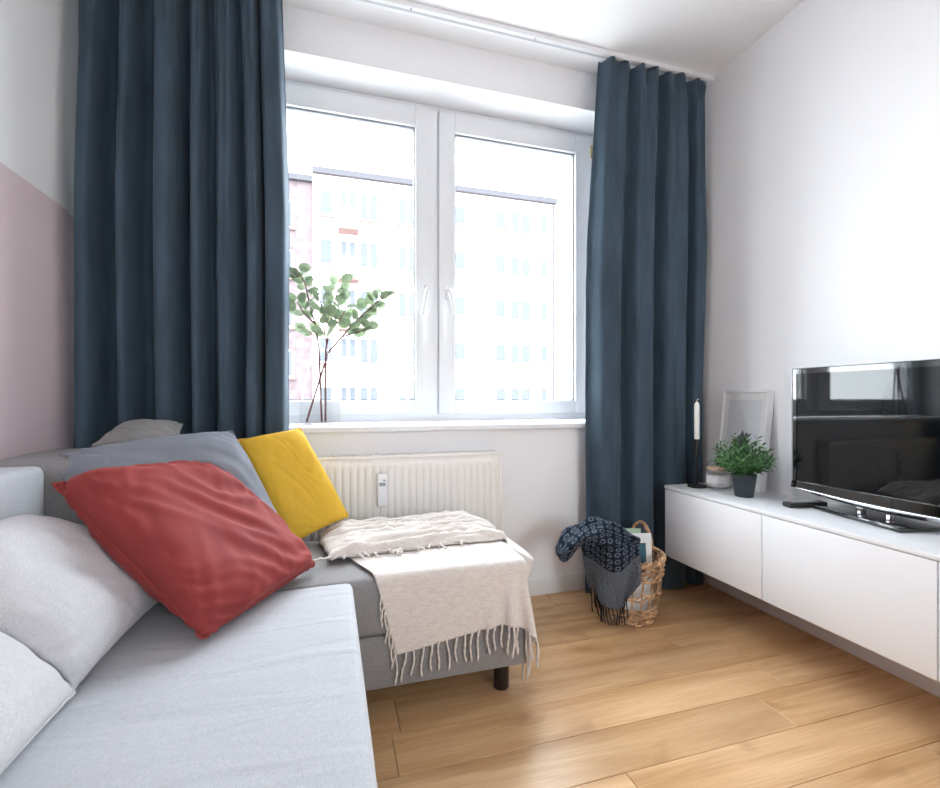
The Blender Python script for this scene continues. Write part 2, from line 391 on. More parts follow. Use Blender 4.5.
def mat_velvet():
    m = mat('blue_velvet', (64, 79, 92), .8, spec=.15, var=.2, vscale=14, stretch=(1, 1, .25), bump=.25, bscale=500, sheen=.8, bump2=.12, b2scale=22)
    return m
M_velvet = mat_velvet()
def curtain(label, xa_top, xb_top, xa_bot, xb_bot, zt, zb, nf, seed, yc_top, yc_bot, amp, ks, exps, amps):
    rr = random.Random(seed)
    ks = [(k-ks[0])/(ks[-1]-ks[0]) for k in ks]
    skew = [rr.uniform(-.5, .5) for _ in range(nf)]
    NU, NZ = 240, 60
    P = []
    for j in range(NZ+1):
        t = j/NZ; z = zt + (zb-zt)*(t**1.15)
        tb = (zt-z)/(zt-zb)
        sp = min(1, tb/.35)**.7
        xa = xa_top+(xa_bot-xa_top)*sp; xb = xb_top+(xb_bot-xb_top)*sp
        yc = yc_top+(yc_bot-yc_top)*min(1, tb*1.6)
        row = []
        hd = math.exp(-(zt-z)/.10)            # pinched heading
        for i in range(NU+1):
            u = i/NU
            k = 0
            while k < nf-1 and u > ks[k+1]: k += 1
            s = (u-ks[k])/(ks[k+1]-ks[k])
            wob = .05*nz(u*5+seed, z*.9) * (1-hd)
            q_ = abs(2*s-1); f = math.tanh(2.1*math.cos(PI*q_)+exps[k]); f = f*(1-.65*hd)
            A = amp*amps[k]*(.55+.45*min(1, tb*3))*(1+.3*nz(k*3.1, z*.7, seed))
            # neighbouring folds meet at s=0 (back), so blend amplitude there
            y = yc - A*f
            y += .004*nz(u*40, z*6, seed) + .007*nz(u*13+5, z*1.3, seed)*(1-hd) + hd*(.012*math.sin(2*PI*s*2+k*1.7)) + .010*math.exp(-((zt-z-.075)/.03)**2)*(1 if abs(s-.5)<.3 else 0)*math.cos((s-.5)/.3*PI/2)
            y += .011*math.exp(-(zt-z)/.45)*math.cos(4*PI*s)
            bulge = -math.sin(2*PI*s)*A*(.05+.35*skew[k])*(1-hd)
            x = xa + (u + wob*.25)*(xb-xa) + bulge
            # heading: the pleat lip leans forward
            z2 = z + hd*(-.007*math.cos(2*PI*s) + .004*nz(u*22, 3, seed))
            row.append((x, y, z2))
        P.append(row)
    xc = (xa_bot+xb_bot)/2
    t = thing('curtain', (xc, yc_bot, zb), label, 'curtain', 'velvet curtains')
    local(MB().grid(P), (xc, yc_bot, zb)).build('drape', M_velvet, t, smooth=True, solid=.004)
    # gathered heading tape
    tp = MB()
    for k in range(2*nf):
        u = (ks[k//2]*(1.5-k % 2)+ks[k//2+1]*(.5+k % 2))/2; x = xa_top+u*(xb_top-xa_top)
        tp.tube([(x, yc_top+.004, zt-.004), (x, yc_top+.004, zt+.016), (x, yc_top, ZC-.024)], .0035, 6)
    local(tp, (xc, yc_bot, zb)).build('hooks', M_trim, t)
    return t
curtain('dark blue velvet curtain on the left side of the window', -.905, -.19, -.925, -.165, 2.745, .02, 7, 4, 2.09, 2.105, .074,
        [79, 113, 148, 184, 207, 238, 260, 285], [.1, -.3, .1, .5, .7, .5, .9], [1.05, 1.1, 1.1, .85, .9, .75, .75])
curtain('dark blue velvet curtain hanging right of the window behind the basket', 1.315, 1.975, 1.275, 1.99, 2.745, .012, 4, 11, 2.085, 2.13, .052,
        [588, 622, 656, 689, 710], [1.2, 1.1, 1.2, .7], [.9, 1.0, 1.05, .8])

# ------------------------------------------------------------------ radiator
M_rad = mat('radiator_enamel', (238, 236, 232), .35)
rx0, rx1, rz0, rz1, ry = -.14, .809, .16, .765, 2.145
lc = ((rx0+rx1)/2, 2.19, rz0)
rad = thing('radiator', lc, 'white panel radiator with vertical grooves under the window', 'radiator')
pitch = .0333; n = int((rx1-rx0)/pitch); P0, P1 = [], []
prof = []
for i in range(n):
    x = rx0+.012+i*(rx1-rx0-.024)/n; w = (rx1-rx0-.024)/n
    for s, d in ((0, 0), (.34, 0), (.46, .009), (.54, .009), (.66, 0)): prof.append((x+s*w, ry+.004+d))
prof.append((rx1-.012, ry+.004))
m = MB()
zs = [(rz0+.01, .004), (rz0+.035, 0), (rz0+.06, 1), (rz1-.075, 1), (rz1-.05, 0), (rz1-.008, .004)]
m.grid([[(x, (y if a == 1 else ry+.004), z) for x, y in prof] for z, a in zs])
local(m, lc).build('front_panel', M_rad, rad, ang=50, solid=.003)
local(MB().rbox(rx0+.01, rx1-.01, ry+.06, ry+.07, rz0+.01, rz1-.01, .003, 2), lc).build('rear_panel', M_rad, rad, ang=40)
for x in (rx0, rx1-.012):
    local(MB().rbox(x, x+.012, ry, ry+.075, rz0, rz1-.004, .003, 2), lc).build('side_panel', M_rad, rad, ang=40)
g = MB().box(rx0+.012, rx1-.012, ry, ry+.008, rz1-.012, rz1)
g.box(rx0+.012, rx1-.012, ry+.067, ry+.075, rz1-.012, rz1)
q = rx0+.014
while q < rx1-.02: g.box(q, q+.006, ry+.008, ry+.067, rz1-.01, rz1); q += .014
local(g, lc).build('top_grille', M_rad, rad)
for x in (rx0+.2, rx1-.2):
    local(MB().box(x, x+.03, ry+.069, YW-.001, rz0+.1, rz1-.1), lc).build('bracket', M_rad, rad)
mt = thing('heat_meter', (.228, ry+.002, .535), 'small white heat meter clipped to the radiator front', 'meter')
local(MB().rbox(.206, .25, ry-.028, ry+.004, .537, .685, .006, 3), (.228, ry+.002, .535)).build('case', M_pvc, mt, ang=40)
local(MB().box(.214, .242, ry-.0292, ry-.027, .632, .648), (.228, ry+.002, .535)).build('display', M_gasket, mt)
local(MB().box(.232, .240, ry-.0292, ry-.027, .655, .660), (.228, ry+.002, .535)).build('seal', M_black, mt)

# ------------------------------------------------------------------ cloth solver (position based, square grid)
def relax_grid(P, rest, keys, w=None, stiff=1.0):
    for (di, dj, par) in keys:
        a_i = slice(0, P.shape[0]-di); b_i = slice(di, P.shape[0])
        if dj >= 0: a_j = slice(0, P.shape[1]-dj); b_j = slice(dj, P.shape[1])
        else: a_j = slice(-dj, P.shape[1]); b_j = slice(0, P.shape[1]+dj)
        A = P[a_i, a_j]; B = P[b_i, b_j]
        d = B-A; l = np.sqrt((d*d).sum(-1, keepdims=True))+1e-9
        r = rest[(di, dj)]
        corr = d*((l-r)/l)*.25*stiff*par
        if par < .9: corr = np.where(l < r, corr, 0)     # bending: resist only shortening
        P[a_i, a_j] += corr; P[b_i, b_j] -= corr
KEYS = [(1, 0, 1), (0, 1, 1), (1, 1, .95), (1, -1, .95), (2, 0, .25), (0, 2, .25)]
def rests(P0):
    r = {}
    for di, dj, _ in KEYS:
        a = P0[:P0.shape[0]-di]; b = P0[di:]
        if dj >= 0: a = a[:, :P0.shape[1]-dj]; b = b[:, dj:]
        else: a = a[:, -dj:]; b = b[:, :dj]
        r[(di, dj)] = np.sqrt(((b-a)**2).sum(-1, keepdims=True))
    return r

def pillow_shape(seed, n=53, press=.0024, steps=240, slack=1.03, drag=(0, 0), thick=.30, hold=.10, concave=.035, wr=.012):
    """inflate two square sheets sewn along the rim; returns front, back (n,n,3) over a unit square"""
    g = np.random.default_rng(seed)
    u = np.linspace(-.5, .5, n); X, Y = np.meshgrid(u, u, indexing='ij')
    F = np.stack([X, Y, np.zeros_like(X)], -1); B = F.copy()
    rs = rests(F)
    for k in rs: rs[k] = rs[k]*slack
    bump = (1-(2*X)**2)*(1-(2*Y)**2)
    F[..., 2] += .12*bump + .004*g.standard_normal(X.shape); B[..., 2] -= .12*bump + .004*g.standard_normal(X.shape)
    rim = np.zeros((n, n), bool); rim[0] = rim[-1] = True; rim[:, 0] = rim[:, -1] = True
    B[rim] = F[rim]
    home = F.copy()
    home[..., 0] *= 1-concave*2*(1-(2*Y)**2); home[..., 1] *= 1-concave*2*(1-(2*X)**2); home = home*.985; home = home[rim]
    def nrm(P):
        du = np.gradient(P, axis=0); dv = np.gradient(P, axis=1); c = np.cross(du, dv)
        return c/(np.linalg.norm(c, axis=-1, keepdims=True)+1e-9)
    for s in range(steps):
        p = press*(1 if s < steps*.8 else .5)
        F += nrm(F)*p; B -= nrm(B)*p
        F[..., 0] += drag[0]*bump; F[..., 1] += drag[1]*bump
        for P in (F, B):
            P[..., 2] = np.clip(P[..., 2], -thick, thick)
        for _ in range(3):
            relax_grid(F, rs, KEYS); relax_grid(B, rs, KEYS)
            a = (F[rim]+B[rim])*.5; a = a*(1-hold)+home*hold; F[rim] = a; B[rim] = a
    # creases: ridges that run out of the corners and slack folds across the cover
    for P, sg in ((F, 1), (B, -1)):
        o_ = g.uniform(0, 50, 4)
        H_ = np.zeros_like(X)
        for i in range(n):
            for j in range(n):
                x, y = X[i, j], Y[i, j]; w = min(1, bump[i, j]*5)
                h = 0
                for cn, (cx, cy, k) in enumerate(((-.5, -.5, 1), (.5, -.5, .8), (.5, .5, .9), (-.5, .5, 1.3))):
                    dx, dy = x-cx, y-cy; r_ = math.hypot(dx, dy); th = math.atan2(dy, dx)
                    q = nz(th*4.5+o_[cn], r_*2.2, cn*7+seed)
                    h += k*(1-abs(q)*2.4)*math.exp(-(r_/.36)**2)*min(1, r_/.08)
                d1 = x*.8+y*.6; d2 = -x*.6+y*.8
                q = nz(d2*9+o_[0]+2*nz(x*3, y*3, seed), d1*2.2+o_[1], seed)
                h += .9*(1-abs(q)*2.2)
                q = nz(d1*13+o_[2]+1.5*nz(x*4, y*4, seed+3), d2*3+o_[3], seed+1)
                h += .35*(1-abs(q)*2)
                H_[i, j] = h*w
        P[..., 2] += sg*wr*(H_-H_.mean())
    # blunt corners
    for P in (F, B):
        rr2 = (np.abs(2*X)**6*np.abs(2*Y)**6)
        P[..., 0] -= np.sign(X)*.012*rr2; P[..., 1] -= np.sign(Y)*.012*rr2
    return F, B
def sd_push(P, boxes, r=.02, margin=.006):
    """push points out of rounded boxes; each box = (lo, hi)"""
    for lo, hi in boxes:
        c = (np.array(lo)+np.array(hi))/2; h = (np.array(hi)-np.array(lo))/2 - r
        d = P-c; q = np.abs(d)-h
        inside = (q < r+margin).all(-1)
        out = np.maximum(q, 0); lo_ = np.sqrt((out**2).sum(-1))
        dist = lo_ + np.minimum(q.max(-1), 0) - r - margin
        hit = dist < 0
        if not hit.any(): continue
        g = np.where(lo_[..., None] > 1e-6, out/(lo_[..., None]+1e-9), (q == q.max(-1, keepdims=True)).astype(float))*np.sign(d)
        P[hit] -= g[hit]*dist[hit][:, None]
    return P
from mathutils.bvhtree import BVHTree
SOFA_BOXES = [((-.93, -.8, .0), (-.716, 1.535, .852)), ((-.93, 1.556, .0), (-.609, 2.0, .857)), ((-.93, -.8, .0), (.072, 1.498, .464)), ((-.93, 1.498, .0), (.657, 1.997, .459))]
PLACED = []
def squash(V, fs, against):
    """a soft cover gives way where it touches the sofa or an earlier pillow"""
    A_ = np.array(V, float)
    for k, d in against:
        t = PLACED[k]; d = Vector(d).normalized(); up = Vector((.31, .2, .93)).normalized()
        for i in range(len(A_)):
            v = Vector(A_[i]); o = v.copy(); c = 0
            for _ in range(12):
                h = t.ray_cast(o, up)
                if h[0] is None: break
                c += 1; o = h[0]+up*1e-5
            if c % 2:
                h = t.ray_cast(v, d)
                if h[0] is not None: A_[i] = h[0]+d*.004
    for _ in range(3): A_ = sd_push(A_, SOFA_BOXES, .02, .002)
    PLACED.append(BVHTree.FromPolygons([Vector(p) for p in A_], fs))
    return [p for p in A_]
def place_pillow(name, label, corners, shape, tscale, m, piping=None, group=None, sink=0, push=0, flip=False, cat='pillow', against=()):
    """corners: world positions A(top-left) B(top-right) C(bottom-right) D(bottom-left)"""
    A, Bc, C, D = [np.array(c, float) for c in corners]
    F, Bk = shape; n = F.shape[0]
    cs = [F[0, 0], F[-1, 0], F[-1, -1], F[0, -1]]
    ext = (abs(F[-1, 0, 0]-F[0, 0, 0])+abs(F[-1, -1, 0]-F[0, -1, 0]))/4
    cen = sum(cs)/4
    ctr = (A+Bc+C+D)/4
    nn = np.cross(Bc-A, D-A); nn = nn/np.linalg.norm(nn)
    if np.dot(nn, -ctr+np.array((0, 0, 1.02))) < 0: nn = -nn
    size = (np.linalg.norm(Bc-A)+np.linalg.norm(C-D)+np.linalg.norm(D-A)+np.linalg.norm(C-Bc))/4
    vs = []
    def W_(p):
        u = .5+(p[0]-cen[0])/(2*ext); v = .5+(p[1]-cen[1])/(2*ext)
        q = (1-u)*(1-v)*A+u*(1-v)*Bc+u*v*C+(1-u)*v*D
        return q + nn*(p[2]*size*tscale)
    idx = {}
    mb = MB(); fs = []
    V = []
    for i in range(n):
        for j in range(n): idx[('f', i, j)] = len(V); V.append(W_(F[i, j]))
    for i in range(n):
        for j in range(n):
            if i in (0, n-1) or j in (0, n-1): idx[('b', i, j)] = idx[('f', i, j)]
            else: idx[('b', i, j)] = len(V); V.append(W_(Bk[i, j]))
    for i in range(n-1):
        for j in range(n-1):
            fs.append(tuple(idx[('f', a, b)] for a, b in ((i, j), (i+1, j), (i+1, j+1), (i, j+1))))
            fs.append(tuple(idx[('b', a, b)] for a, b in ((i, j), (i, j+1), (i+1, j+1), (i+1, j))))
    V = squash(V, fs, against)
    base = (float(ctr[0]), float(ctr[1]), float(min(v[2] for v in V)))
    t = thing(name, base, label, cat, group)
    mb.add(V, fs); local(mb, base).build('cover', m, t, smooth=True, sub=1)
    rim = [V[idx[('f', i, 0)]] for i in range(n)] + [V[idx[('f', n-1, j)]] for j in range(1, n)] + \
          [V[idx[('f', i, n-1)]] for i in range(n-2, -1, -1)] + [V[idx[('f', 0, j)]] for j in range(n-2, 0, -1)]
    local(MB().tube(rim, .0035, 6, closed=True), base).build('seam', m, t, smooth=True)
    return t

# ------------------------------------------------------------------ corner sofa
sofa = thing('corner_sofa', (-.15, 1.2, 0), 'light grey fabric corner sofa with chaise along the window', 'sofa')
lc = (-.15, 1.2, 0)
def slab(x0, x1, y0, y1, z0, z1, r, bulge=.01, seed=0, nx=30, ny=40):
    """upholstered block: rounded box with a slightly uneven top"""
    bm = bmesh.new(); bmesh.ops.create_cube(bm, size=1)
    for v in bm.verts: v.co = ((x0+x1)/2+v.co.x*(x1-x0), (y0+y1)/2+v.co.y*(y1-y0), (z0+z1)/2+v.co.z*(z1-z0))
    bmesh.ops.bevel(bm, geom=bm.edges[:], offset=r, segments=4, profile=.5, affect='EDGES')
    bmesh.ops.subdivide_edges(bm, edges=[e for e in bm.edges if e.calc_length() > .2], cuts=22, use_grid_fill=True)
    for v in bm.verts:
        if v.co.z > z1-r*.5:
            u = (v.co.x-x0)/(x1-x0); w = (v.co.y-y0)/(y1-y0)
            v.co.z += bulge*(16*u*(1-u)*w*(1-w))**.5*.6 + bulge*.5*nz(v.co.x*2.2+seed, v.co.y*1.6) + bulge*.30*nz(v.co.x*2.5+seed, v.co.y*11+2*nz(v.co.x*3, v.co.y*2))
    bm.verts.index_update()
    mb = MB().add([v.co[:] for v in bm.verts], [[v.index for v in f.verts] for f in bm.faces]); bm.free(); return mb
local(slab(-.72, .07, -.75, 1.495, .27, .455, .02, .012, 3), lc).build('seat_cushion', M_sofa, sofa, smooth=True)
local(MB().rbox(-.92, .05, -.75, 1.49, .10, .268, .015, 2), lc).build('seat_base', M_sofa_shade, sofa, ang=40)
local(slab(-.61, .655, 1.5, 1.995, .27, .452, .02, .006, 9), lc).build('chaise_cushion', M_sofa_shade, sofa, smooth=True)
local(MB().rbox(-.92, .653, 1.503, 1.993, .10, .269, .012, 2), lc).build('chaise_base', M_sofa_shade, sofa, ang=40)
local(slab(-.925, -.722, -.75, 1.53, .27, .842, .022, .008, 5), lc).build('backrest', M_sofa, sofa, smooth=True)
local(slab(-.925, -.615, 1.562, 1.995, .27, .845, .03, .01, 6), lc).build('corner_backrest', M_sofa_shade, sofa, smooth=True)
M_leg = mat('dark_stained_wood', (38, 28, 26), .45)
for (x, y) in ((.585, 1.565), (.585, 1.93), (-.86, 1.93), (-.02, -.68), (-.86, -.68), (-.02, 1.40)):
    local(MB().lathe([(.024, 0), (.027, .004), (.027, .101)], 20, (x, y, 0)), lc).build('leg', M_leg, sofa, ang=50)

# ------------------------------------------------------------------ pillows
M_red = mat('brick_red_velvet', (132, 52, 50), .75, spec=.2, var=.10, vscale=9, bump=.2, bscale=600, sheen=.5)
M_yel = mat('mustard_cotton', (214, 172, 58), .8, spec=.2, var=.05, vscale=10, bump=.25, bscale=500, sheen=.1)
M_gv = mat('slate_velvet', (120, 124, 133), .75, spec=.2, var=.08, vscale=8, bump=.2, bscale=600, sheen=.45)
M_gd = mat('taupe_velvet', (128, 126, 126), .8, spec=.2, var=.1, vscale=8, bump=.2, bscale=600, sheen=.3)
S1 = pillow_shape(1, wr=.056, slack=1.05); S2 = pillow_shape(5, wr=.03); S3 = pillow_shape(9, wr=.016)
place_pillow('throw_pillow', 'brick red velvet pillow leaning in the middle of the sofa',
             [(-.635, 1.375, .822), (-.385, 1.73, .803), (-.04, 1.60, .49), (-.268, 1.185, .487)], S1, .50, M_red, group='throw pillows')
place_pillow('throw_pillow', 'slate grey velvet pillow standing behind the red pillow',
             [(-.735, 1.62, .865), (-.335, 1.875, .905), (-.12, 1.74, .50), (-.50, 1.47, .49)], S2, .5, M_gv, group='throw pillows', against=[(0, (-.45, .75, .3))])
place_pillow('throw_pillow', 'mustard yellow cotton pillow propped in front of the radiator',
             [(-.33, 1.955, .865), (-.112, 2.035, .90), (.075, 1.975, .545), (-.15, 1.86, .475)], S3, .5, M_yel, group='throw pillows')
place_pillow('throw_pillow', 'small taupe pillow lying on the sofa corner against left curtain',
             [(-.675, 1.88, .935), (-.51, 1.93, .93), (-.47, 1.74, .875), (-.69, 1.70, .88)], pillow_shape(14, n=41, wr=.03), .55, M_gd, group='throw pillows', against=[(1, (-.1, .6, .8))])
place_pillow('back_cushion', 'pale grey back cushion nearest the camera at bottom left',
             [(-.78, .50, .76), (-.78, 1.03, .74), (-.455, 1.06, .475), (-.44, .50, .475)], pillow_shape(22, n=45, press=.0026, wr=.018), .55, M_cush, group='sofa back cushions', cat='cushion')
place_pillow('back_cushion', 'pale grey back cushion leaning between the red pillow and backrest',
             [(-.735, 1.02, .725), (-.735, 1.44, .725), (-.44, 1.49, .475), (-.46, 1.04, .475)], pillow_shape(21, n=45, press=.003, slack=1.06, wr=.02), .75, M_cush, group='sofa back cushions', cat='cushion', against=[(4, (-.1, 1, .1)), (0, (-.8, -.3, -.4)), (1, (-.8, -.5, -.2))])

# ------------------------------------------------------------------ throw blanket
M_throw = woven('cream_wool', (204, 195, 189), (224, 217, 212), 700, .95, .5, .3)
def drape(P, boxes, steps=160, iters=14, grav=.0009, fric=.5, rest=None, pin=0):
    rs = rest or rests(P); V = np.zeros_like(P); P0 = P.copy()
    for s in range(steps):
        old = P.copy()
        V *= .96; V[..., 2] -= grav
        P = P+V
        for _ in range(iters):
            relax_grid(P, rs, KEYS)
            sd_push(P, boxes)
            if pin: P[:, :pin, :2] = P0[:, :pin, :2]; P[:, :pin, 2] = np.minimum(P[:, :pin, 2], P0[:, :pin, 2])
        V = P-old
        np.clip(V, -.02, .02, out=V)
        tmp = P.copy(); tmp[..., 2] -= .004
        moved = np.abs(sd_push(tmp.copy(), boxes)-tmp).sum(-1) > 1e-5
        V[moved] *= fric
    return P
CH = ((-.9, 1.5, 0), (.657, 1.997, .46))
def sheet(o, eu, ev, lu, lv, nu, nv, amp, seed):
    o, eu, ev = map(np.array, (o, eu, ev)); eu = eu/np.linalg.norm(eu); ev = ev/np.linalg.norm(ev)
    P = np.zeros((nu, nv, 3))
    for i in range(nu):
        for j in range(nv):
            P[i, j] = o+eu*lu*i/(nu-1)+ev*lv*j/(nv-1)
            P[i, j, 2] += amp*nz(i*.16+seed, j*.16)
    return P
thr = thing('throw_blanket', (.36, 1.75, .46), 'cream wool throw with fringes draped over the chaise end', 'blanket')
lcb = (.36, 1.75, .46)
# lower layer: slanted sheet that hangs over the front and the right end
lowP = sheet((-.01, 1.93, .485), (1, .15, 0), (.33, -1, 0), .70, .675, 60, 56, .004, 3)
lowP = drape(lowP, [CH], 150, pin=28)
lo_o = local(MB().grid([[tuple(p) for p in row] for row in lowP]), lcb).build('lower_layer', M_throw, thr, smooth=True, solid=.006, sub=1)
NU2, NV2 = 110, 70
upP = np.zeros((NU2, NV2, 3))
for i in range(NU2):
    for j in range(NV2):
        a, b = i/(NU2-1), j/(NV2-1)
        x = -.035+.035*b*math.sin(b*2)+a*.70 + .015*nz(b*4, 3)*(1-a)
        yf = 1.670+.055*a+.022*nz(a*4, 9)+.012*nz(a*11, 4)         # front edge drifts back towards the right
        y = 1.985-b*(1.985-yf)
        w1 = nz(a*3.0+1.2*nz(a*2, b*3, 5), b*7.5+1.1*a, 2); w2 = nz(a*6+3, b*13+2.0*a+1.5*nz(a*3, b*2, 8), 4)
        r1 = (1-abs(w1)*2.1); r2 = (1-abs(w2)*2.2)
        env = min(1, a*9)**.6*min(1, (1-a)*5+.25)
        z = .474+env*(.45+.55*(1-b)**.8)*(.016+.040*max(0, r1)+.008*max(0, r2)+.005*nz(a*9, b*9, 6))
        roll = math.exp(-((b-.93)/.06)**2)*.012*env
        z += roll*(1+.6*nz(a*7, 1)); 
        if b > .965: z = .474+(z-.474)*max(0, (1-b)/.035)**.5
        if b < .05: z = .47+(z-.47)*(b/.05)**.5
        ov = x-.645
        if ov > 0: x = .645+.022*math.sin(min(ov/.022, PI/2)); z -= max(0, ov-.012)*.9
        upP[i, j] = (x, y, z)
local(MB().grid([[tuple(p) for p in row] for row in upP]), lcb).build('upper_fold', M_throw, thr, smooth=True, solid=.006)
def tassel(p0, L, lean=(0, 0), seed=0, r=.0034):
    rr = random.Random(seed); pts = []; rad = []
    ph = rr.uniform(0, 6)
    for k in range(9):
        t = k/8
        pts.append((p0[0]+lean[0]*t+.004*math.sin(t*5+ph), p0[1]+lean[1]*t+.003*math.cos(t*4+ph), p0[2]-L*t)); rad.append(r*(1+.25*math.sin(t*22)) if k < 7 else r*(1.25 if k == 7 else .6))
    return MB().tube(pts, rad, 6)
hem = lowP[:, -1]
for k in range(26):
    f = k/25*(len(hem)-1); i = min(int(f), len(hem)-2); p = hem[i]*(1-(f-i))+hem[i+1]*(f-i)
    mb = tassel((p[0], p[1]-.003, p[2]+.008), R.uniform(.082, .108), (R.uniform(-.012, .012), 0), k)
    local(mb, lcb).build('tassel', M_throw, thr, smooth=True)
# short row of fringe along the left hem
lh = [p for p in lowP[0] if p[1] < 1.498 and p[2] < .40]
for k in range(7):
    p = lh[int(k/7*(len(lh)-1))]
    local(tassel((p[0]+.004, p[1]+.002, p[2]+.004), R.uniform(.075, .095), (R.uniform(-.012, .002), 0), 40+k), lcb).build('tassel', M_throw, thr, smooth=True)
# loose fringe of the upper layer lying on the lower one
ed = upP[:, -1]
for k in range(18):
    i = int(1+k/17*NU2*.68); p = ed[i]
    pts = []; a = R.uniform(-2.5, -.9); L_ = R.uniform(.05, .09); x, y = p[0], p[1]
    zz = .480
    for q in range(8):
        t = q/7; pts.append((x, y, zz+.012*math.sin(t*PI)*R.random()+.002*math.sin(q*2+k))); a += R.uniform(-.55, .55)
        x += math.cos(a)*L_/7; y += math.sin(a)*L_/7*.7
    local(MB().tube(pts, .0034, 6), lcb).build('tassel', M_throw, thr, smooth=True)

# ------------------------------------------------------------------ wall-hung white cabinets
CX = 1.635; CT = .583; CB = .228
tops = [(2.004, 1.445), (1.4445, .886), (.885, .326)]
cabs = ['white wall-hung cabinet with the candle, jar and plant on top', 'white wall-hung cabinet holding the television stand and remote',
        'white wall-hung cabinet at the right edge of the picture']
for (y1, y0), lb in zip(tops, cabs):
    c = (CX+.18, (y0+y1)/2, CB)
    t = thing('wall_cabinet', c, lb, 'cabinet', 'wall cabinets under the television')
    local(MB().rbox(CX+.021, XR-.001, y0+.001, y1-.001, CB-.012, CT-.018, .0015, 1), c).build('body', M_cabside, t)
    local(MB().rbox(CX, CX+.018, y0+.0012, y1-.0012, CB, CT-.0205, .002, 2), c).build('door', M_cab, t, ang=40)
ct = MB().rbox(CX-.001, XR-.0005, .326, 2.006, CT-.0175, CT, .0015, 2).build('cabinet_top', M_cab, ang=40)
tag(ct, 'long white top board lying across the wall cabinets', 'worktop')

# ------------------------------------------------------------------ television
ta = math.radians(.8)
td = Vector((-math.sin(ta), -math.cos(ta), 0)); tn = Vector((-math.cos(ta), math.sin(ta), 0))     # along the screen, out of the screen
TL = Vector((1.86, 1.496, 0)); TWD = .76; TZ0, TZ1 = .660, 1.146
def tvp(u, v, w): q = TL+td*u+tn*v; return (q.x, q.y, w)
tvc = tvp(TWD/2, -.03, CT)
tv = thing('television', tvc, 'black flat screen television on a glass stand, reflecting the window', 'television')
def tvmb(mb): mb.v = [tvp(*p) for p in mb.v]; mb.f = [f[::-1] for f in mb.f]; return local(mb, tvc)
tvmb(MB().rbox(0, TWD, -.034, 0, TZ0, TZ1, .004, 2)).build('housing', M_piano, tv, ang=40)
tvmb(MB().rbox(.08, TWD-.08, -.07, -.03, TZ0+.05, TZ1-.09, .012, 2)).build('back_cover', M_black, tv, ang=40)
sx = .018
tvmb(MB().box(sx, TWD-sx, -.001, .0012, TZ0+.021, TZ1-.022)).build('screen', M_screen, tv)
bz = MB(); bz.box(0.004, TWD-.004, 0, .004, TZ1-.022, TZ1-.003); bz.box(.004, sx, 0, .004, TZ0+.021, TZ1-.022); bz.box(TWD-sx, TWD-.004, 0, .004, TZ0+.021, TZ1-.022)
tvmb(bz).build('bezel', M_piano, tv)
chin = [[], [], [], []]; lip = [[], [], [], []]
for k in range(33):
    u = k/32; d = .016*math.sin(PI*u)**.8; e = .007+.012*math.sin(PI*u)
    for row, (v, z) in zip(chin, ((.002, TZ0+.021), (.007, TZ0+.018), (.010, TZ0-d), (-.01, TZ0-d))): row.append((u*TWD, v, z))
    for row, (v, z) in zip(lip, ((.0105, TZ0-d), (.0125, TZ0-d-.003), (.007, TZ0-d-e), (-.02, TZ0-d-e+.004))): row.append((u*TWD, v, z))
tvmb(MB().grid(chin)).build('chin', M_piano, tv, ang=40, solid=.002)
tvmb(MB().grid(lip)).build('silver_lip', M_steel, tv, smooth=True, solid=.002)
eg = MB(); eg.box(-.003, 0, -.02, .004, TZ0, TZ1); eg.box(TWD, TWD+.003, -.02, .004, TZ0, TZ1); eg.box(0, TWD, -.02, .004, TZ1, TZ1+.002)
tvmb(eg).build('clear_edge', mat('clear_plastic_edge', (178, 184, 190), .15), tv)
# stand: black glass slab swivelled a little, two steel posts
bdir = Vector((-.187, -.982, 0)); bnr = Vector((.982, -.187, 0)); bo = Vector((1.838, 1.392, 0))
def bp(u, v, w): q = bo+bdir*u+bnr*v; return (q.x-tvc[0], q.y-tvc[1], w-tvc[2])
mb = MB().rbox(0, .335, 0, .155, CT+.0015, CT+.015, .004, 2); mb.v = [bp(*p) for p in mb.v]; mb.build('stand_base', M_piano, tv, ang=40)
for u in (.135, .235):
    q = bo+bdir*u+bnr*.075
    u2 = -(q.y-TL.y)
    tvmb(MB().rbox(u2-.013, u2+.013, -.034, -.012, CT+.014, TZ0+.004, .004, 2)).build('stand_post', M_steel, tv, ang=40)
# remote control
M_rub = mat('grey_rubber', (165, 168, 174), .6)
rc = (1.85, 1.437, CT)
rem = thing('remote_control', rc, 'black remote control lying at the front of the television stand', 'remote', rz=math.radians(-9))
MB().rbox(-.085, .085, -.021, .021, .001, .021, .005, 2).build('body', M_black, rem, ang=40)
for i in range(8):
    for j in range(3):
        MB().rbox(-.07+i*.016, -.06+i*.016, -.014+j*.011, -.007+j*.011, .0205, .0228, .001, 1).build(
            'button', [M_rub, M_rub, mat('red_key', (200, 50, 44), .5) if (i, j) == (1, 2) else M_rub][j], rem)

